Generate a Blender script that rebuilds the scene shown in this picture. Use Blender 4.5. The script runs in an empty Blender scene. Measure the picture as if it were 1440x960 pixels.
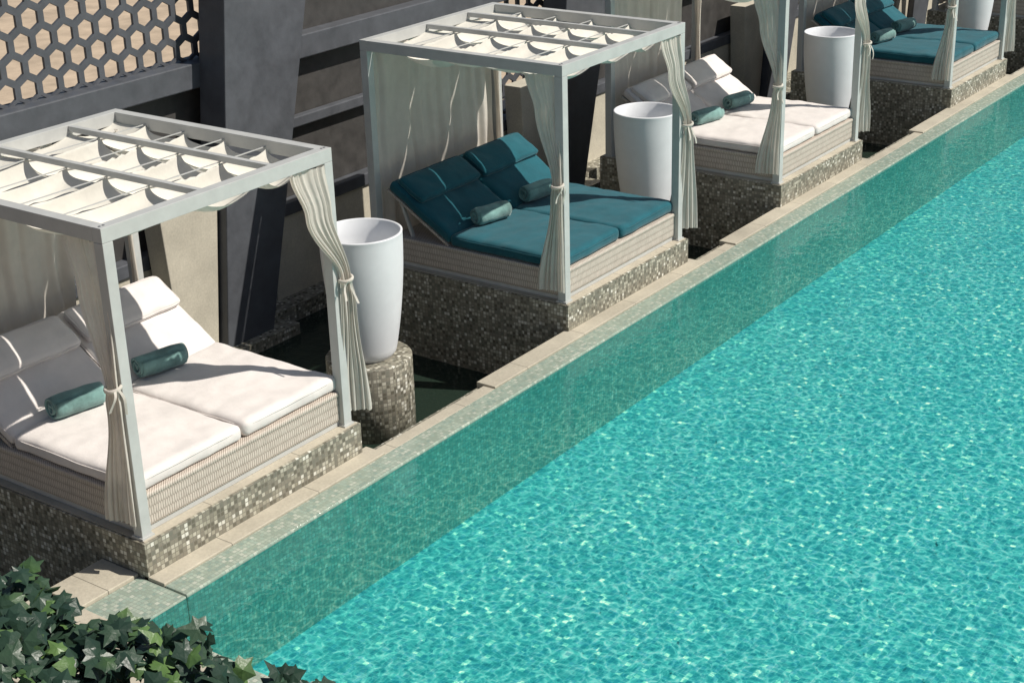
import bpy, math, random
import numpy as np
from mathutils import Vector, Matrix, noise as mnoise
random.seed(7)
scene=bpy.context.scene
col=scene.collection

# ------------------------------------------------------------------ node helpers
def newmat(name):
    m=bpy.data.materials.new(name); m.use_nodes=True
    nt=m.node_tree; nt.nodes.clear()
    out=nt.nodes.new('ShaderNodeOutputMaterial')
    return m,nt,out
def N(nt,t,**kw):
    n=nt.nodes.new(t)
    for k,v in kw.items():
        if k in n.inputs: n.inputs[k].default_value=v
        else: setattr(n,k,v)
    return n
def L(nt,a,b): nt.links.new(a,b)
def math_(nt,op,a,b=None,c=None,clamp=False):
    n=nt.nodes.new('ShaderNodeMath'); n.operation=op; n.use_clamp=clamp
    for i,v in enumerate((a,b,c)):
        if v is None: continue
        if isinstance(v,(int,float)): n.inputs[i].default_value=v
        else: L(nt,v,n.inputs[i])
    return n.outputs[0]
def vmath(nt,op,a,b=None,scale=None):
    n=nt.nodes.new('ShaderNodeVectorMath'); n.operation=op
    for i,v in enumerate((a,b)):
        if v is None: continue
        if isinstance(v,(tuple,list)): n.inputs[i].default_value=v
        else: L(nt,v,n.inputs[i])
    if scale is not None: n.inputs['Scale'].default_value=scale
    return n.outputs[0]
def ramp(nt,fac,stops,interp='LINEAR'):
    n=nt.nodes.new('ShaderNodeValToRGB'); cr=n.color_ramp; cr.interpolation=interp
    while len(cr.elements)<len(stops): cr.elements.new(.5)
    for e,(p,c) in zip(cr.elements,stops):
        e.position=p; e.color=(c[0],c[1],c[2],1)
    L(nt,fac,n.inputs[0]); return n.outputs[0]
def mixc(nt,fac,a,b,blend='MIX'):
    n=nt.nodes.new('ShaderNodeMix'); n.data_type='RGBA'; n.blend_type=blend
    for i,v in ((0,fac),(6,a),(7,b)):
        if isinstance(v,(int,float)): n.inputs[i].default_value=v
        elif isinstance(v,(tuple,list)): n.inputs[i].default_value=(v[0],v[1],v[2],1)
        else: L(nt,v,n.inputs[i])
    return n.outputs[2]
def pos(nt): return nt.nodes.new('ShaderNodeNewGeometry').outputs['Position']
def bump(nt,h,strength,dist):
    b=N(nt,'ShaderNodeBump'); b.inputs['Strength'].default_value=strength; b.inputs['Distance'].default_value=dist
    L(nt,h,b.inputs['Height']); return b.outputs[0]
def principled(nt,out,base,rough=.5,normal=None,**kw):
    p=nt.nodes.new('ShaderNodeBsdfPrincipled')
    if isinstance(base,(tuple,list)): p.inputs['Base Color'].default_value=(*base[:3],1)
    else: L(nt,base,p.inputs['Base Color'])
    if isinstance(rough,(int,float)): p.inputs['Roughness'].default_value=rough
    else: L(nt,rough,p.inputs['Roughness'])
    if normal is not None: L(nt,normal,p.inputs['Normal'])
    for k,v in kw.items(): p.inputs[k].default_value=v
    L(nt,p.outputs[0],out.inputs[0]); return p
def noisef(nt,vec,scale,detail=4,rough=.5,dist=0,out=0):
    n=N(nt,'ShaderNodeTexNoise'); n.inputs['Scale'].default_value=scale; n.inputs['Detail'].default_value=detail
    n.inputs['Roughness'].default_value=rough; n.inputs['Distortion'].default_value=dist
    if vec is not None: L(nt,vec,n.inputs['Vector'])
    return n.outputs[out]

# ------------------------------------------------------------------ materials
def mosaic(name,stops,size=.026,grout=(.16,.15,.13),gw=.09,rough=.25,dirt=.35,wobble=0,tint=None):
    m,nt,out=newmat(name)
    P=pos(nt); Q=P
    if wobble:
        wn=noisef(nt,P,9,1,out=1)
        Q=vmath(nt,'ADD',P,vmath(nt,'SCALE',vmath(nt,'SUBTRACT',wn,(.5,.5,.5)),scale=wobble))
    v=vmath(nt,'ADD',vmath(nt,'SCALE',Q,scale=1/size),(.37,.41,.33))
    cell=vmath(nt,'FLOOR',v)
    w=N(nt,'ShaderNodeTexWhiteNoise'); w.noise_dimensions='3D'; L(nt,cell,w.inputs['Vector'])
    big=noisef(nt,P,2.2,2)
    fac=math_(nt,'ADD',w.outputs['Value'],math_(nt,'MULTIPLY',math_(nt,'SUBTRACT',big,.5),.35),clamp=True)
    c=ramp(nt,fac,stops,'CONSTANT')
    fr=vmath(nt,'FRACTION',v)
    s=N(nt,'ShaderNodeSeparateXYZ'); L(nt,fr,s.inputs[0])
    g=nt.nodes.new('ShaderNodeNewGeometry'); sn=N(nt,'ShaderNodeSeparateXYZ'); L(nt,vmath(nt,'ABSOLUTE',g.outputs['True Normal']),sn.inputs[0])
    tot=None
    for i in range(3):
        e=math_(nt,'GREATER_THAN',math_(nt,'ABSOLUTE',math_(nt,'SUBTRACT',s.outputs[i],.5)),.5-gw)
        e=math_(nt,'MULTIPLY',e,math_(nt,'LESS_THAN',sn.outputs[i],.8))
        tot=e if tot is None else math_(nt,'MAXIMUM',tot,e)
    c=mixc(nt,tot,c,grout)
    d=noisef(nt,P,3.5,4,.65)
    c=mixc(nt,math_(nt,'MULTIPLY',ramp(nt,d,[(.35,(0,0,0)),(.75,(1,1,1))]),dirt),c,tint or (grout[0]*.7,grout[1]*.7,grout[2]*.7))
    r=math_(nt,'ADD',math_(nt,'MULTIPLY',tot,.5),math_(nt,'ADD',math_(nt,'MULTIPLY',w.outputs['Value'],.25),rough))
    principled(nt,out,c,r,bump(nt,math_(nt,'SUBTRACT',1,tot),.35,.003))
    return m
M_plinth=mosaic('mosaic_grey_brown',[(0,(.13,.12,.09)),(.2,(.23,.21,.165)),(.40,(.34,.32,.25)),(.60,(.17,.165,.13)),(.74,(.48,.455,.37)),(.88,(.27,.25,.19)),(.93,(.68,.66,.58))],size=.034,grout=(.20,.185,.15),dirt=.25)
M_rim=mosaic('mosaic_rim',[(0,(.30,.36,.29)),(.3,(.38,.44,.36)),(.55,(.32,.40,.33)),(.75,(.47,.50,.42)),(.9,(.24,.32,.27))],size=.034,grout=(.26,.30,.25),dirt=.3,rough=.1)
M_pool=mosaic('pool_mosaic_glints',[(0,(.15,.48,.47)),(.22,(.22,.58,.56)),(.45,(.10,.39,.42)),(.62,(.28,.66,.61)),(.8,(.13,.45,.50)),(.95,(.85,1.0,.78))],size=.042,grout=(.26,.60,.56),gw=.06,dirt=.25,wobble=.014,tint=(.09,.37,.45))  # last, palest tile colour is a painted light glint, scattered at random
M_poolwall=mosaic('pool_wall_mosaic',[(0,(.14,.66,.54)),(.3,(.20,.76,.64)),(.6,(.14,.68,.58)),(.85,(.28,.82,.70))],size=.036,grout=(.12,.56,.48),gw=.05,dirt=.15,wobble=.010)

def stone(name,base,var=.25,rough=.7,joint=0):
    m,nt,out=newmat(name); P=pos(nt)
    a=noisef(nt,P,1.7,5,.6); b=noisef(nt,P,45,2)
    k=math_(nt,'ADD',math_(nt,'MULTIPLY',a,.7),math_(nt,'MULTIPLY',b,.3))
    lo=tuple(x*(1-var) for x in base); hi=tuple(x*(1+var) for x in base)
    c=ramp(nt,k,[(.3,lo),(.7,hi)])
    if joint:
        s=N(nt,'ShaderNodeSeparateXYZ'); L(nt,P,s.inputs[0])
        j=math_(nt,'LESS_THAN',math_(nt,'FRACT',math_(nt,'DIVIDE',s.outputs[1],joint)),.008)
        c=mixc(nt,j,c,tuple(x*.4 for x in base))
    principled(nt,out,c,rough,bump(nt,b,.2,.004)); return m
M_coping=stone('beige_coping_stone',(.46,.415,.33),.25,joint=.9)
M_beige=stone('beige_render',(.50,.46,.375),.25,.8,joint=1.9)
M_sand=stone('sandy_paving',(.46,.36,.26),.3,.9)
M_deck=stone('deck_stone',(.38,.34,.28),.2,.8)
def metal_paint(name,base,rough=.4,var=.12):
    m,nt,out=newmat(name); P=pos(nt)
    a=noisef(nt,P,5,4,.65); c=ramp(nt,a,[(.3,tuple(x*(1-var) for x in base)),(.7,tuple(x*(1+var) for x in base))])
    r=math_(nt,'ADD',math_(nt,'MULTIPLY',a,.25),rough-.1)
    principled(nt,out,c,r,bump(nt,noisef(nt,P,60,2),.06,.002)); return m
M_frame=metal_paint('silver_grey_aluminium',(.47,.475,.46),.38,.08)
M_dark=metal_paint('dark_grey_steel',(.080,.085,.097),.5,.2)
M_darkpanel=metal_paint('dark_panel',(.050,.047,.045),.6,.3)
M_white=metal_paint('white_planter_plastic',(.68,.69,.71),.5,.04)
M_soil=stone('dark_soil',(.012,.014,.010),.4,.95)

def fabric(name,base,trans=0,wr=.3,var=.06,sheen=.2):
    m,nt,out=newmat(name)
    P=pos(nt)
    n1=noisef(nt,P,9,4,.6); n2=noisef(nt,P,2.5,2)
    c=ramp(nt,math_(nt,'ADD',math_(nt,'MULTIPLY',n1,.5),math_(nt,'MULTIPLY',n2,.5)),[(.3,tuple(x*(1-var*2) for x in base)),(.7,tuple(min(1,x*(1+var)) for x in base))])
    n3=noisef(nt,P,260,1)
    h=math_(nt,'ADD',math_(nt,'MULTIPLY',n1,wr*6),math_(nt,'MULTIPLY',n3,.25))
    nm=bump(nt,h,.5,.006)
    p=nt.nodes.new('ShaderNodeBsdfPrincipled'); L(nt,c,p.inputs['Base Color']); p.inputs['Roughness'].default_value=.85
    p.inputs['Sheen Weight'].default_value=sheen; p.inputs['Specular IOR Level'].default_value=.2; L(nt,nm,p.inputs['Normal'])
    if trans>0:
        t=nt.nodes.new('ShaderNodeBsdfTranslucent'); L(nt,c,t.inputs[0])
        mx=nt.nodes.new('ShaderNodeMixShader'); mx.inputs[0].default_value=trans
        L(nt,p.outputs[0],mx.inputs[1]); L(nt,t.outputs[0],mx.inputs[2]); L(nt,mx.outputs[0],out.inputs[0])
    else: L(nt,p.outputs[0],out.inputs[0])
    return m
M_mwhite=fabric('white_canvas',(.73,.675,.645))
M_mteal=fabric('teal_canvas',(.010,.10,.13),var=.12)
M_towel=fabric('towel_terry',(.19,.34,.32),var=.3,wr=.6,sheen=.3)
M_curtain=fabric('linen_curtain',(.76,.71,.64),trans=.32,sheen=0)
M_canopy=fabric('canopy_canvas',(.72,.69,.62),trans=.08,sheen=0)

def wicker(name):
    m,nt,out=newmat(name); P=pos(nt); s=N(nt,'ShaderNodeSeparateXYZ'); L(nt,P,s.inputs[0])
    u=math_(nt,'ADD',s.outputs[0],s.outputs[1]); v=s.outputs[2]
    rh=.062
    row=math_(nt,'FLOOR',math_(nt,'DIVIDE',v,rh))
    uu=math_(nt,'ADD',math_(nt,'DIVIDE',u,.021),math_(nt,'MULTIPLY',row,.5))
    nn=noisef(nt,P,30,3)
    uu=math_(nt,'ADD',uu,math_(nt,'MULTIPLY',nn,.6))
    rib=math_(nt,'ABSOLUTE',math_(nt,'SINE',math_(nt,'MULTIPLY',uu,math.pi)))
    vf=math_(nt,'FRACT',math_(nt,'DIVIDE',v,rh))
    vv=math_(nt,'SINE',math_(nt,'MULTIPLY',vf,math.pi))
    h=math_(nt,'MULTIPLY',math_(nt,'POWER',rib,.7),math_(nt,'POWER',vv,.25))
    k=math_(nt,'MULTIPLY',h,math_(nt,'ADD',math_(nt,'MULTIPLY',noisef(nt,P,14,3),.7),.6))
    c=ramp(nt,k,[(.1,(.24,.20,.165)),(.45,(.43,.37,.315)),(.95,(.60,.53,.46))])
    principled(nt,out,c,.6,bump(nt,h,.55,.005)); return m
M_wicker=wicker('wicker_weave')

def water_pool():
    m,nt,out=newmat('pool_water'); P=pos(nt)
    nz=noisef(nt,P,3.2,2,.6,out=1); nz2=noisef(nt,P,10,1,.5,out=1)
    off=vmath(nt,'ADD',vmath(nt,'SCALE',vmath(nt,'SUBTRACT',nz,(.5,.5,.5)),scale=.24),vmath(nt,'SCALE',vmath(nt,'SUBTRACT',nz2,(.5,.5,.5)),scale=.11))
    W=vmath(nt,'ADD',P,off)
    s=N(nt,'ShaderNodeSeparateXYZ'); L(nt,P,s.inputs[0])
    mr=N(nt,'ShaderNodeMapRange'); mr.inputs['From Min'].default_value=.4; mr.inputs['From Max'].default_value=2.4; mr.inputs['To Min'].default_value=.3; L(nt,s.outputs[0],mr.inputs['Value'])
    def caustic_web(scale,width):
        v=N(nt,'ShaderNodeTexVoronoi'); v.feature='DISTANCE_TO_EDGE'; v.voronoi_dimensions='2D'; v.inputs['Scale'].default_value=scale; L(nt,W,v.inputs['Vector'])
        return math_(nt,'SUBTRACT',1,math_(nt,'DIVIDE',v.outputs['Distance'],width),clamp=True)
    a=math_(nt,'POWER',caustic_web(8.5,.34),3.4); b=math_(nt,'POWER',caustic_web(17,.34),2.8)
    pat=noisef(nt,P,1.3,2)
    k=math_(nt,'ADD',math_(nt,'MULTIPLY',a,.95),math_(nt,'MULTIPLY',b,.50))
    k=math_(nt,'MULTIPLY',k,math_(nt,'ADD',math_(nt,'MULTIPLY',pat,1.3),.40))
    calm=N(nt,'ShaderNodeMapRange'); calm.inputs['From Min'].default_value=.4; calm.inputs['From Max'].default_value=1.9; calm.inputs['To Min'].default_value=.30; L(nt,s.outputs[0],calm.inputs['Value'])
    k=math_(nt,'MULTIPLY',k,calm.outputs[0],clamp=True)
    tint=ramp(nt,k,[(0,(.25,.64,.68)),(.25,(.36,.75,.77)),(.55,(.62,.95,.93)),(1,(1,1,1))])  # caustic light lines painted into the transparent colour, also cast onto the floor
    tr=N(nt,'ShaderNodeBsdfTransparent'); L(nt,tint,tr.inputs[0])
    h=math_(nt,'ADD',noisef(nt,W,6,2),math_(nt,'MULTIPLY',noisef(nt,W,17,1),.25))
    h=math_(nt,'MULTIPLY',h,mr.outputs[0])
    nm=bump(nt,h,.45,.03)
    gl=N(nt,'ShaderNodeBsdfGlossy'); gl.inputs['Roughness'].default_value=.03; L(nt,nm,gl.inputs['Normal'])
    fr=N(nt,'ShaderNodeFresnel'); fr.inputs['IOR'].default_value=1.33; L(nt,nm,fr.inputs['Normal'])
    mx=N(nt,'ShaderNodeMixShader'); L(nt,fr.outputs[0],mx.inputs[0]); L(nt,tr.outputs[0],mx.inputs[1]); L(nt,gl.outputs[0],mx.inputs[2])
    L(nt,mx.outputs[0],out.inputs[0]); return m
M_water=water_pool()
def water_channel():
    m,nt,out=newmat('channel_water'); P=pos(nt)
    principled(nt,out,(.018,.030,.022),.06,bump(nt,noisef(nt,P,9,3),.3,.02),IOR=1.33); return m
M_chan=water_channel()
def leafmat():
    m,nt,out=newmat('ivy_leaf'); g=nt.nodes.new('ShaderNodeNewGeometry')
    big=noisef(nt,g.outputs['Position'],5,2)
    k=math_(nt,'ADD',math_(nt,'MULTIPLY',g.outputs['Random Per Island'],.7),math_(nt,'MULTIPLY',big,.42),clamp=True)
    c=ramp(nt,k,[(0,(.014,.036,.025)),(.5,(.028,.062,.040)),(.78,(.045,.090,.050)),(.86,(.10,.19,.055)),(1,(.22,.36,.11))])
    n=noisef(nt,g.outputs['Position'],60,2)
    c=mixc(nt,math_(nt,'MULTIPLY',n,.35),c,(.03,.045,.035))
    p=nt.nodes.new('ShaderNodeBsdfPrincipled'); L(nt,c,p.inputs['Base Color']); p.inputs['Roughness'].default_value=.38; p.inputs['Specular IOR Level'].default_value=.4
    L(nt,bump(nt,n,.4,.004),p.inputs['Normal'])
    t=nt.nodes.new('ShaderNodeBsdfTranslucent'); L(nt,c,t.inputs[0]); mx=nt.nodes.new('ShaderNodeMixShader'); mx.inputs[0].default_value=.2
    L(nt,p.outputs[0],mx.inputs[1]); L(nt,t.outputs[0],mx.inputs[2]); L(nt,mx.outputs[0],out.inputs[0]); return m
M_leaf=leafmat()

# ------------------------------------------------------------------ mesh helpers
def mesh_obj(name,verts,faces,mat,parent=None,smooth=False,loc=None):
    me=bpy.data.meshes.new(name); me.from_pydata([tuple(v) for v in verts],[],faces); me.update()
    if smooth: me.polygons.foreach_set('use_smooth',[True]*len(me.polygons))
    if mat: me.materials.append(mat)
    o=bpy.data.objects.new(name,me); col.objects.link(o)
    if parent: o.parent=parent
    if loc is not None: o.location=loc
    return o
def boxes(name,lst,mat,parent=None,bevel=0,loc=None):
    V=[];F=[]
    for (x0,x1,y0,y1,z0,z1) in lst:
        b=len(V)
        V+=[(x0,y0,z0),(x1,y0,z0),(x1,y1,z0),(x0,y1,z0),(x0,y0,z1),(x1,y0,z1),(x1,y1,z1),(x0,y1,z1)]
        F+=[[b+i for i in f] for f in ((0,3,2,1),(4,5,6,7),(0,1,5,4),(1,2,6,5),(2,3,7,6),(3,0,4,7))]
    o=mesh_obj(name,V,F,mat,parent,loc=loc)
    if bevel:
        m=o.modifiers.new('bev','BEVEL'); m.width=bevel; m.segments=2; m.limit_method='ANGLE'
    return o
def empty(name,loc):
    e=bpy.data.objects.new(name,None); e.location=loc; e.empty_display_size=.2; col.objects.link(e); return e
def prism(name,quadA,quadB,mat,parent=None,bevel=0):
    V=list(quadA)+list(quadB)
    F=[(0,3,2,1),(4,5,6,7),(0,1,5,4),(1,2,6,5),(2,3,7,6),(3,0,4,7)]
    o=mesh_obj(name,V,F,mat,parent)
    if bevel:
        m=o.modifiers.new('bev','BEVEL'); m.width=bevel; m.segments=2
    return o
def cushion(name,lx,ly,lz,mat,parent,loc,rot=(0,0,0),r=.04,puff=.018,seed=0,nx=36,ny=28,nz=6):
    V=[];F=[];idx={}
    hx,hy,hz=lx/2,ly/2,lz/2; r=min(r,hz*.98)
    def vert(i,j,k):
        key=(i,j,k)
        if key in idx: return idx[key]
        p=Vector((-hx+lx*i/nx,-hy+ly*j/ny,-hz+lz*k/nz))
        q=Vector((max(-hx+r,min(hx-r,p.x)),max(-hy+r,min(hy-r,p.y)),max(-hz+r,min(hz-r,p.z))))
        d=p-q
        if d.length>1e-9: p=q+d.normalized()*r
        u,v=p.x/hx,p.y/hy
        pf=puff*(1-u*u)*(1-v*v)
        p.z+= pf*(1 if p.z>0 else 0)
        nn=mnoise.noise(Vector((p.x*3+seed,p.y*3,seed*1.7)))*.014+mnoise.noise(Vector((p.x*9+seed,p.y*7,seed)))*.008
        e=mnoise.noise(Vector((p.x*7+seed,p.y*7,3+seed)))*.008
        p.z+=nn*(1 if k>0 else 0)
        p.x+=e*(1 if abs(u)>.9 else 0); p.y+=e*(1 if abs(v)>.9 else 0)
        idx[key]=len(V); V.append(p); return idx[key]
    for k in (0,nz):
        for i in range(nx):
            for j in range(ny):
                f=[vert(i,j,k),vert(i+1,j,k),vert(i+1,j+1,k),vert(i,j+1,k)]
                F.append(f if k else f[::-1])
    for k in range(nz):
        for i in range(nx):
            for j,fl in ((0,0),(ny,1)):
                f=[vert(i,j,k),vert(i+1,j,k),vert(i+1,j,k+1),vert(i,j,k+1)]; F.append(f[::-1] if fl else f)
        for j in range(ny):
            for i,fl in ((0,1),(nx,0)):
                f=[vert(i,j,k),vert(i,j+1,k),vert(i,j+1,k+1),vert(i,j,k+1)]; F.append(f[::-1] if fl else f)
    o=mesh_obj(name,V,F,mat,parent,smooth=True,loc=loc); o.rotation_euler=rot
    PV=[];PF=[];ring=[]
    zc=hz*.45; n=160
    for i in range(n):
        a=2*math.pi*i/n; ca,sa=math.cos(a),math.sin(a)
        m_=12
        rr=(abs(ca/hx)**m_+abs(sa/hy)**m_)**(-1/m_)
        x,y=rr*ca,rr*sa
        e=mnoise.noise(Vector((x*7+seed,y*7,3+seed)))*.008
        ring.append(Vector((x*(1+.002)+e*.6,y*(1+.002)+e*.6,zc+mnoise.noise(Vector((x*3+seed,y*3,seed*1.7)))*.012)))
    for i,c in enumerate(ring):
        t=(ring[(i+1)%n]-ring[i-1]).normalized(); s=t.cross(Vector((0,0,1))).normalized()
        for j in range(5):
            b=2*math.pi*j/5; PV.append(c+s*.005*math.cos(b)+Vector((0,0,1))*.005*math.sin(b))
    for i in range(n):
        for j in range(5):
            PF.append((i*5+j,((i+1)%n)*5+j,((i+1)%n)*5+(j+1)%5,i*5+(j+1)%5))
    mesh_obj(name+'_piping',PV,PF,mat,o,smooth=True)
    return o
def lathe(name,prof,mat,parent=None,loc=(0,0,0),n=64):
    V=[];F=[]
    for (r,z) in prof:
        for i in range(n):
            a=2*math.pi*i/n; V.append((r*math.cos(a),r*math.sin(a),z))
    for k in range(len(prof)-1):
        for i in range(n):
            j=(i+1)%n; F.append((k*n+i,k*n+j,(k+1)*n+j,(k+1)*n+i))
    return mesh_obj(name,V,F,mat,parent,smooth=True,loc=loc)
def interp(keys,z):
    for a,b in zip(keys,keys[1:]):
        if a[0]>=z>=b[0]:
            t=(a[0]-z)/(a[0]-b[0]+1e-9); t2=t*t*(3-2*t)
            return [x*(1-t2)+y*t2 for x,y in zip(a[1],b[1])]
    return keys[-1][1]
def curtain(name,keys,pleats,parent,seed=0,nz=60,ns=110,mat=None):
    V=[];F=[]
    z0,z1=keys[0][0],keys[-1][0]
    for k in range(nz+1):
        z=z0+(z1-z0)*k/nz
        cx,cy,w,ang,amp=interp(keys,z)
        d=Vector((math.cos(ang),math.sin(ang),0)); q=Vector((-d.y,d.x,0))
        for i in range(ns+1):
            s=i/ns-.5
            wsp=s+.16/pleats**.5*mnoise.noise(Vector((s*pleats*.55,seed*1.3,0)))+.03*mnoise.noise(Vector((s*4,z*1.3,seed)))
            ph=2*math.pi*pleats*wsp
            am=amp*(.75+.9*mnoise.noise(Vector((s*pleats*.8,z*.7,seed+5))))
            wave=math.sin(ph)+.22*math.sin(2.3*ph+seed+z*2)
            p=Vector((cx,cy,z))+d*(s*w+.25*am*math.cos(ph)*min(1,w*3)+.012*mnoise.noise(Vector((s*5,z*2,seed+9))))+q*(am*wave-.10*w*(4*s*s)*(1 if w<.5 else 0)+.035*mnoise.noise(Vector((s*2,z*1.1,seed+3)))*min(1,w*2))
            if k==nz: p.z+=.012*mnoise.noise(Vector((s*8,0,seed)))
            V.append(p)
    for k in range(nz):
        for i in range(ns):
            a=k*(ns+1)+i; F.append((a,a+1,a+ns+2,a+ns+1))
    return mesh_obj(name,V,F,mat or M_curtain,parent,smooth=True)
def tie(name,c,parent,seed=0):
    x,y,z=c; V=[];F=[]
    n=20;mn=8;R,r=.052,.011
    for i in range(n):
        a=2*math.pi*i/n
        for j in range(mn):
            b=2*math.pi*j/mn
            V.append((x+(R+r*math.cos(b))*math.cos(a),y+(R+r*math.cos(b))*math.sin(a),z+r*1.4*math.sin(b)+.01*math.sin(a)))
    for i in range(n):
        for j in range(mn):
            F.append((i*mn+j,((i+1)%n)*mn+j,((i+1)%n)*mn+(j+1)%mn,i*mn+(j+1)%mn))
    for sgn,ln in ((1,.20),(-1,.14)):
        b=len(V)
        for k in range(7):
            t=k/6; px=x+.058+.02*math.sin(t*4+seed); py=y+sgn*(.015+.05*t)-.02; pz=z+.02*math.sin(t*3)-ln*t
            V+=[(px,py-.009,pz),(px+.004,py+.009,pz)]
        for k in range(6): F.append((b+2*k,b+2*k+1,b+2*k+3,b+2*k+2))
    return mesh_obj(name,V,F,M_curtain,parent,smooth=True)

# ------------------------------------------------------------------ ground, pool
Wd,D,H=2.30,2.13,2.2
ys=[-5.10,0.0,4.30,9.44,14.6]
PW=.085
WZ=-.285; FZ=-1.12; CX=.40
PX1,PY0,PY1=17.,-5.5,60.
def sheet(name,rects,z,mat):
    V=[];F=[]
    for (x0,x1,y0,y1) in rects:
        b=len(V); V+=[(x0,y0,z),(x1,y0,z),(x1,y1,z),(x0,y1,z)]; F.append((b,b+1,b+2,b+3))
    return mesh_obj(name,V,F,mat)
sheet('ground',[(-300,300,-300,300)],-1.4,M_sand)
pool=empty('swimming_pool',(0,0,0))
sheet('pool_floor',[(CX,PX1,PY0,PY1)],FZ,M_pool).parent=pool
boxes('pool_wall',[(CX-.10,CX,PY0-.1,PY1+.1,-1.35,WZ-.002),(PX1,PX1+.3,PY0-.1,PY1+.1,-1.35,-.2),(CX+.001,PX1,PY0-.1,PY0,-1.35,WZ-.002),(CX,PX1,PY1,PY1+.1,-1.35,-.2)],M_poolwall,pool)
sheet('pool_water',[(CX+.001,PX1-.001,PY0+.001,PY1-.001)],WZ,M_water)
boxes('pool_rim',[(.20,CX+.012,-5.13,PY1,-1.2,-.262),(-.05,CX+.012,-5.62,-5.133,-1.2,-.272),(CX+.014,PX1,-5.62,-5.49,-1.2,-.272)],M_rim,bevel=.01)
lst=[(-.42,-.053,-5.62,-5.133,-1.2,-.25),(-.42,PX1,-6.4,-5.623,-1.2,-.255)]
prev=-5.13
for y in ys:
    if y-1.38>prev: lst.append((.075,.197,prev,y-1.38,-.45,-.268)); a=y-1.38
    else: a=prev
    lst.append((.0,.198,a,y+D+.14,-1.2,-.25)); prev=y+D+.14
lst.append((.0,.198,prev,PY1,-1.2,-.25))
boxes('coping_ledge',lst,M_coping,bevel=.006)
sheet('channel_water',[(-3.6,.0,-9,PY1)],-.90,M_chan)
boxes('channel_wall',[(.012,.19,-5.1,PY1,-1.2,-.30)],M_plinth)

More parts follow.
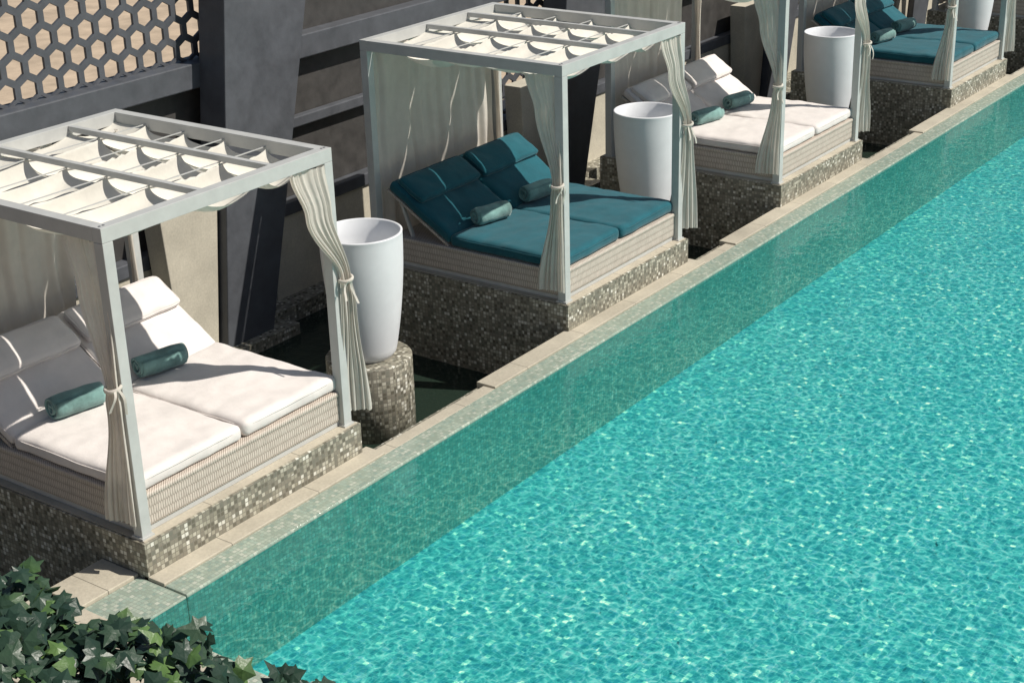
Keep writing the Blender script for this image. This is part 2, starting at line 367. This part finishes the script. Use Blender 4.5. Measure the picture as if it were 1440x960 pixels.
# ------------------------------------------------------------------ cabanas
def cabana(y0,teal,idx):
    pl=empty('mosaic_plinth',(0,y0,0))
    boxes('plinth_body',[(-Wd-.06,.045,-.03,D+.05,-1.2,0)],M_plinth,pl,bevel=.004)
    boxes('plinth_top_stone',[(-Wd-.03,.028,-.012,D+.03,0,.006)],M_coping,pl)
    cb=empty('cabana',(0,y0,0))
    bt=.10
    posts=[(-PW,0,0,PW),(-PW,0,D-PW,D),(-Wd,-Wd+PW,0,PW),(-Wd,-Wd+PW,D-PW,D)]
    boxes('posts',[(a,b,c,d,.007,H-bt-.001) for a,b,c,d in posts],M_frame,cb,bevel=.004)
    boxes('post_feet',[(a-.012,b+.012,c-.010,d+.012,.006,.02) for a,b,c,d in posts],M_frame,cb)
    boxes('roof_beams',[(-PW,0,0,D,H-bt,H),(-Wd,-Wd+PW,0,D,H-bt,H),(-Wd+PW+.001,-PW-.001,0,PW,H-bt,H-.001),(-Wd+PW+.001,-PW-.001,D-PW,D,H-bt,H-.001)],M_frame,cb,bevel=.003)
    boxes('roof_slats',[(-Wd+PW+.002,-PW-.002,s-.022,s+.022,H-.05,H-.006) for s in (.93,1.60)],M_frame,cb,bevel=.002)
    boxes('curtain_rails',[(-Wd+PW+.01,-PW-.01,PW+.01,PW+.03,H-bt-.02,H-bt+.01),(-PW-.03,-PW-.01,PW+.03,D-PW-.03,H-bt-.02,H-bt+.01)],M_frame,cb)
    boxes('screws',[(-.05,-.035,y-.007,y+.007,H,H+.003) for y in (.03,.06,D-.03,D-.06)],M_dark,cb)
    per=.43
    for bi,(a,b) in enumerate(((PW+.015,.922),(.938,1.592),(1.608,D-PW-.015))):
        xa,xb=-Wd+PW+.03,-.27
        nx,ny=170,16; V=[];F=[]
        for i in range(nx+1):
            x=xa+(xb-xa)*i/nx
            for j in range(ny+1):
                v=j/ny; y=a+(b-a)*v
                ph=(x-xa+.03*math.sin(3*v+bi+idx)+.12)/per
                f=ph-math.floor(ph); kk=int(math.floor(ph))
                am=.175*(1+.45*mnoise.noise(Vector((kk*1.7+.3,bi*3.1+.2,idx*5.3+.7))))
                if kk<1: am*=.3
                sag=am*(math.sin(math.pi*f)**.8)*(.45+.55*math.sin(math.pi*v)**.7)
                z=H-.058-sag-.03*math.sin(math.pi*v)+.010*mnoise.noise(Vector((x*6,y*6,idx)))
                xx=x-.045*math.sin(2*math.pi*f)
                V.append((xx,y,z))
        for i in range(nx):
            for j in range(ny):
                q=i*(ny+1)+j; F.append((q,q+ny+1,q+ny+2,q+1))
        mesh_obj('canopy_fabric',V,F,M_canopy,cb,smooth=True)
    xa=-Wd+PW+.03
    boxes('canopy_wires',[(xa+k*per-.124,xa+k*per-.116,PW,D-PW,H-.060,H-.053) for k in range(1,6)],M_frame,cb)
    zt=H-bt-.01; tz=1.13
    curtain('curtain_pool_side',[(zt,(-.24,.04,.32,0.0,.012)),(1.75,(-.18,.035,.26,0.05,.012)),(tz,(-.045,-.035,.085,.2,.011)),(tz-.12,(-.05,-.035,.12,.2,.012)),(.12,(-.13,-.03,.27,.15,.014))],6,cb,seed=idx+1)
    tie('curtain_tie',(-.045,-.035,tz),cb,idx)
    curtain('curtain_far_side',[(zt,(-.03,D-.28,.36,math.pi/2,.013)),(1.75,(-.01,D-.20,.28,math.pi/2,.014)),(tz+.07,(.035,D+.01,.085,1.2,.012)),(tz-.1,(.035,D+.02,.12,1.1,.013)),(.10,(.0,D+.05,.25,.9,.016))],6,cb,seed=idx+11)
    tie('curtain_tie',(.035,D+.01,tz+.07),cb,idx+3)
    curtain('curtain_back_corner',[(zt,(-Wd+.13,D-.14,.22,-.5,.015)),(tz,(-Wd+.11,D-.1,.08,-.5,.014)),(.1,(-Wd+.13,D-.1,.22,-.5,.016))],5,cb,seed=idx+21)
    ya,yb={0:(.06,1.45),1:(.08,D-.12),2:(.1,1.75)}.get(idx,(.1,1.6))
    curtain('curtain_back',[(zt,(-Wd+.045,(ya+yb)/2,yb-ya,math.pi/2,.022)),(.06,(-Wd+.03,(ya+yb)/2,(yb-ya)*1.0,math.pi/2,.034))],9 if yb-ya>1.8 else 7,cb,seed=idx+31,ns=220)
    # daybed
    db=empty('daybed',(0,y0,0)); mm=M_mteal if teal else M_mwhite
    X0,X1,Y0,Y1=-2.08,-.055,.05,D-.05
    boxes('base_frame',[(X0,X1,Y0,Y1,.008,.045)],M_frame,db)
    boxes('wicker_base',[(X0-.0,X1+.012,Y0-.012,Y1+.012,.0455,.285)],M_wicker,db,bevel=.018)
    boxes('wicker_rim',[(X0,X1+.018,Y0-.018,Y1+.018,.255,.292)],M_wicker,db,bevel=.012)
    ang=math.radians(31.5); sl=1.30
    my=(Y1-Y0)/2-.012
    for k in (0,1):
        yc=Y0+.004+my/2+k*(my+.02)
        xs=X1-.01-sl/2
        cushion('seat_mattress',sl,my,.125,mm,db,(xs,yc,.355),r=.045,seed=idx*7+k)
        bl=.86; hx=X1-.01-sl+.01; hz=.352
        cx=hx-math.cos(ang)*bl/2; cz=hz+math.sin(ang)*bl/2
        cushion('back_mattress',bl,my,.11,mm,db,(cx,yc,cz),rot=(0,ang,0),r=.042,seed=idx*7+k+3)
        t=bl*.74; px=hx-math.cos(ang)*t+math.sin(ang)*.095; pz=hz+math.sin(ang)*t+math.cos(ang)*.095
        cushion('head_pillow',.34,my-.05,.085,mm,db,(px,yc,pz),rot=(0,ang,0),r=.04,puff=.02,seed=idx*7+k+5)
        bx=hx-math.cos(ang)*bl/2-math.sin(ang)*.072; bz=hz+math.sin(ang)*bl/2-math.cos(ang)*.072
        o=boxes('back_board',[(-bl/2,bl/2,-my/2+.01,my/2-.01,-.014,.014)],M_wicker,db,bevel=.004,loc=(bx,yc,bz)); o.rotation_euler=(0,ang,0)
        for sy in (-my/2+.06,my/2-.06):
            o=boxes('strut',[(-.015,.015,-.015,.015,-.21,.21)],M_frame,db,loc=(-1.93,yc+sy,.47)); o.rotation_euler=(0,-.35,0)
    for k,(tx,ty,ra) in enumerate(((-1.24,.56,.24),(-1.27,1.40,.20))):
        towel((tx,y0+ty,.430+.088),ra+.1*((idx*37+k*13)%5-2)/5,idx*2+k)
def towel(loc,ra,seed):
    V=[];F=[];turns=4.2;n=150;ln=.40;ny=14;th=.017
    R0=.088; prof=[]
    for i in range(n+1):
        t=i/n; a=t*turns*2*math.pi; r=.018+(R0-.018)*t
        prof.append((r*math.cos(a),r*math.sin(a)*.97))
    for i,(x,z) in enumerate(prof):
        for j in range(ny+1):
            v=j/ny-.5
            e=.012*math.sin(i*.11+seed)*(1 if j in(0,ny) else .3)
            s=1-.10*(abs(v)*2)**6
            d=1+.07*mnoise.noise(Vector((x*14+seed,v*5,z*14)))
            V.append((x*s*d,v*ln+e*(1 if v>0 else -1),z*s*d))
    for i in range(n):
        for j in range(ny):
            q=i*(ny+1)+j; F.append((q,q+1,q+ny+2,q+ny+1))
    o=mesh_obj('rolled_towel',V,F,M_towel,smooth=True,loc=loc)
    m=o.modifiers.new('th','SOLIDIFY'); m.thickness=th; m.offset=0
    o.rotation_euler=(0,.6,-ra)
    return o
for i,y in enumerate(ys): cabana(y,i in (1,3),i)

# ------------------------------------------------------------------ planters
def pot(y,x=-1.10):
    lathe('mosaic_pedestal',[(0.001,-1.2),(.385,-1.2),(.385,-.21),(.378,-.2),(.001,-.2)],M_plinth,loc=(x,y,0))
    prof=[(.001,0)]
    for k in range(25):
        t=k/24; r=.235+.125*(math.sin(t*math.pi*.5)**.8)
        if t<.04: r-=.02*(1-t/.04)
        prof.append((r,t*1.14))
    prof+=[(.362,1.15),(.345,1.155),(.335,1.145),(.325,1.0),(.31,.75),(.30,.72),(.001,.72)]
    lathe('white_planter',prof,M_white,loc=(x+.0,y,-.199))
for y in (-1.5,3.25,7.95,13.1): pot(y)

# ------------------------------------------------------------------ back wall structure
WX=-3.7
boxes('low_wall',[(WX-.3,WX,-12,60,-1.2,.16)],M_beige,bevel=.01)
boxes('wall_ledge',[(WX-.32,WX+.03,-12,60,.163,.30)],M_dark,bevel=.01)
boxes('mosaic_kerb',[(WX+.002,WX+.25,-12,60,-1.2,-.72)],M_plinth)
boxes('dark_panel_wall',[(WX-.22,WX-.12,-12,-.2,.303,1.75),(WX-.22,WX-.12,-.2,3.9,.303,3.34),(WX-.22,WX-.12,6.0,60,.303,3.34)],M_darkpanel)
boxes('steel_beam',[(WX-.25,WX+.06,-12,60,1.76,2.0),(WX-.10,WX-.0,-12,60,1.05,1.16),(WX-.25,WX+.06,-12,60,3.35,3.6)],M_dark,bevel=.012)
def lattice(y0,y1,z0,z1,x):
    V=[];F=[];w=.232;R=w/math.sqrt(3);pitch=R*1.5;r=.73
    th=.03; row=0; z=z0
    while z<z1:
        y=y0+(w/2 if row%2 else 0)
        while y<y1:
            b=len(V)
            for xx in (x,x-th):
                for s in (1,r):
                    for k in range(6):
                        a=math.pi/6+k*math.pi/3
                        V.append((xx,y+R*s*math.cos(a),z+R*s*math.sin(a)))
            for k in range(6):
                j=(k+1)%6
                F.append((b+k,b+j,b+6+j,b+6+k)); F.append((b+12+k,b+18+k,b+18+j,b+12+j)); F.append((b+6+k,b+6+j,b+18+j,b+18+k))
            y+=w
        z+=pitch; row+=1
    return mesh_obj('hexagonal_lattice_screen',V,F,M_dark)
lattice(-11,-.55,2.1,3.4,WX-.1); lattice(4.1,5.9,.45,1.8,WX-.1)
for yc in (-.72,5.12,10.92,16.7,-6.5):
    st=empty('steel_column',(0,yc,0))
    x0,x1=WX+.05,WX+.40
    z0,z1=-1.2,4.2
    def yl(z): return -.42+(z+.9)*.12
    def yr(z): return .22+(z+.9)*.265
    prism('column_shaft',[(x0,yl(z0),z0),(x1,yl(z0),z0),(x1,yr(z0),z0),(x0,yr(z0),z0)],[(x0,yl(z1),z1),(x1,yl(z1),z1),(x1,yr(z1),z1),(x0,yr(z1),z1)],M_dark,st,bevel=.012)
    boxes('column_foot',[(x0-.05,x1+.12,-.6,.5,-1.2,-.78)],M_plinth,st)
    prism('buttress',[(x0,-.90,-.9),(x1-.1,-.90,-.9),(x1-.1,-.45,-.9),(x0,-.45,-.9)],[(x0,-1.0,.75),(x1-.1,-1.0,.75),(x1-.1,-.25,.75),(x0,-.25,.75)],M_beige,st,bevel=.01)
boxes('terrace_paving',[(-60,-4.2,-30,80,-1.3,-1.0)],M_sand)

# ------------------------------------------------------------------ ivy planter in the foreground
hedge=empty('ivy_hedge',(3.89,-8.70,0)); hedge.rotation_euler=(0,0,math.atan2(.35,.68))
boxes('planter_box',[(-1.8,1.15,-1.1,-.08,-1.3,2.22)],M_deck,hedge,bevel=.02)
prism('planter_soil',[(-1.78,-1.08,2.225),(1.13,-1.08,2.225),(1.13,-.12,2.225),(-1.78,-.12,2.225)],[(-1.78,-1.08,2.80),(1.02,-1.08,2.30),(1.02,-.2,2.30),(-1.78,-.2,2.80)],M_soil,hedge)
leaf2d=[(0,0),(.20,-.13),(.52,-.06),(.40,.22),(.60,.50),(.32,.58),(0,1.02),(-.32,.58),(-.60,.50),(-.40,.22),(-.52,-.06),(-.20,-.13)]
V=[];F=[]
def addleaf(c,nrm,size,spin):
    nrm=nrm.normalized(); t=nrm.orthogonal().normalized(); t=Matrix.Rotation(spin,3,nrm)@t; s=nrm.cross(t)
    b=len(V); V.append(c+t*size*.3+nrm*size*.06)
    cu=random.uniform(.05,.4); jj=[random.uniform(.85,1.15) for _ in leaf2d]
    for (u,v),q in zip(leaf2d,jj):
        u*=q; v*=q
        V.append(c+s*u*size+t*v*size-nrm*size*(cu*abs(u)+cu*max(0,v-.5)))
    n=len(leaf2d)
    for k in range(n): F.append((b,b+1+k,b+1+(k+1)%n))
for i in range(5800):
    s=random.uniform(-1.8,1.16); t=random.uniform(-1.0,.10)
    h=2.91-.33*s if s>-.4 else 3.042
    h+=.10*mnoise.noise(Vector((s*6,t*5,0)))+.05*mnoise.noise(Vector((s*17,t*15,4)))
    if t>-.06: h-= .9*(t+.06)
    if s>.90: h-=(s-.90)*.9
    d=random.random()**1.6*.36
    c=Vector((s,t,h-d-.02))
    nr=Vector((random.gauss(0,.6)+.35,random.gauss(0,.6)-.3,1.0))
    addleaf(c,nr,random.uniform(.038,.078),random.uniform(0,6.28))
mesh_obj('ivy_leaves',V,F,M_leaf,hedge)

# ------------------------------------------------------------------ light
el=math.radians(50); az=math.radians(25)
sd=Vector((math.cos(el)*math.cos(az),math.cos(el)*math.sin(az),math.sin(el)))
sun=bpy.data.lights.new('sun','SUN'); sun.energy=5.0; sun.angle=math.radians(.5); sun.color=(1,.95,.86)
so=bpy.data.objects.new('sun',sun); so.rotation_euler=sd.to_track_quat('Z','Y').to_euler(); so.location=(20,10,30); col.objects.link(so)
wd=bpy.data.worlds.new('World'); scene.world=wd; wd.use_nodes=True
nt=wd.node_tree; bg=nt.nodes['Background']; sky=nt.nodes.new('ShaderNodeTexSky'); sky.sky_type='NISHITA'; sky.sun_disc=False
sky.sun_elevation=el; sky.sun_rotation=math.radians(90)-az
nt.links.new(sky.outputs[0],bg.inputs[0]); bg.inputs[1].default_value=.06

# ------------------------------------------------------------------ camera
yaw,pitch,roll=.63276,.3961,-.03042
f=Vector((-math.sin(yaw)*math.cos(pitch),math.cos(yaw)*math.cos(pitch),-math.sin(pitch)))
r=Vector((math.cos(yaw),math.sin(yaw),0)); u=r.cross(f)
r2=r*math.cos(roll)+u*math.sin(roll); u2=-r*math.sin(roll)+u*math.cos(roll)
cam=bpy.data.cameras.new('camera'); cam.sensor_width=36; cam.lens=2182.2/1440*36; cam.clip_end=1000
co=bpy.data.objects.new('camera',cam); col.objects.link(co)
mt=Matrix((r2,u2,-f)).transposed().to_4x4(); mt.translation=Vector((7.41756,-10.96278,5.17912)); co.matrix_world=mt
scene.camera=co
scene.view_settings.view_transform='Standard'; scene.view_settings.look='None'; scene.view_settings.exposure=0
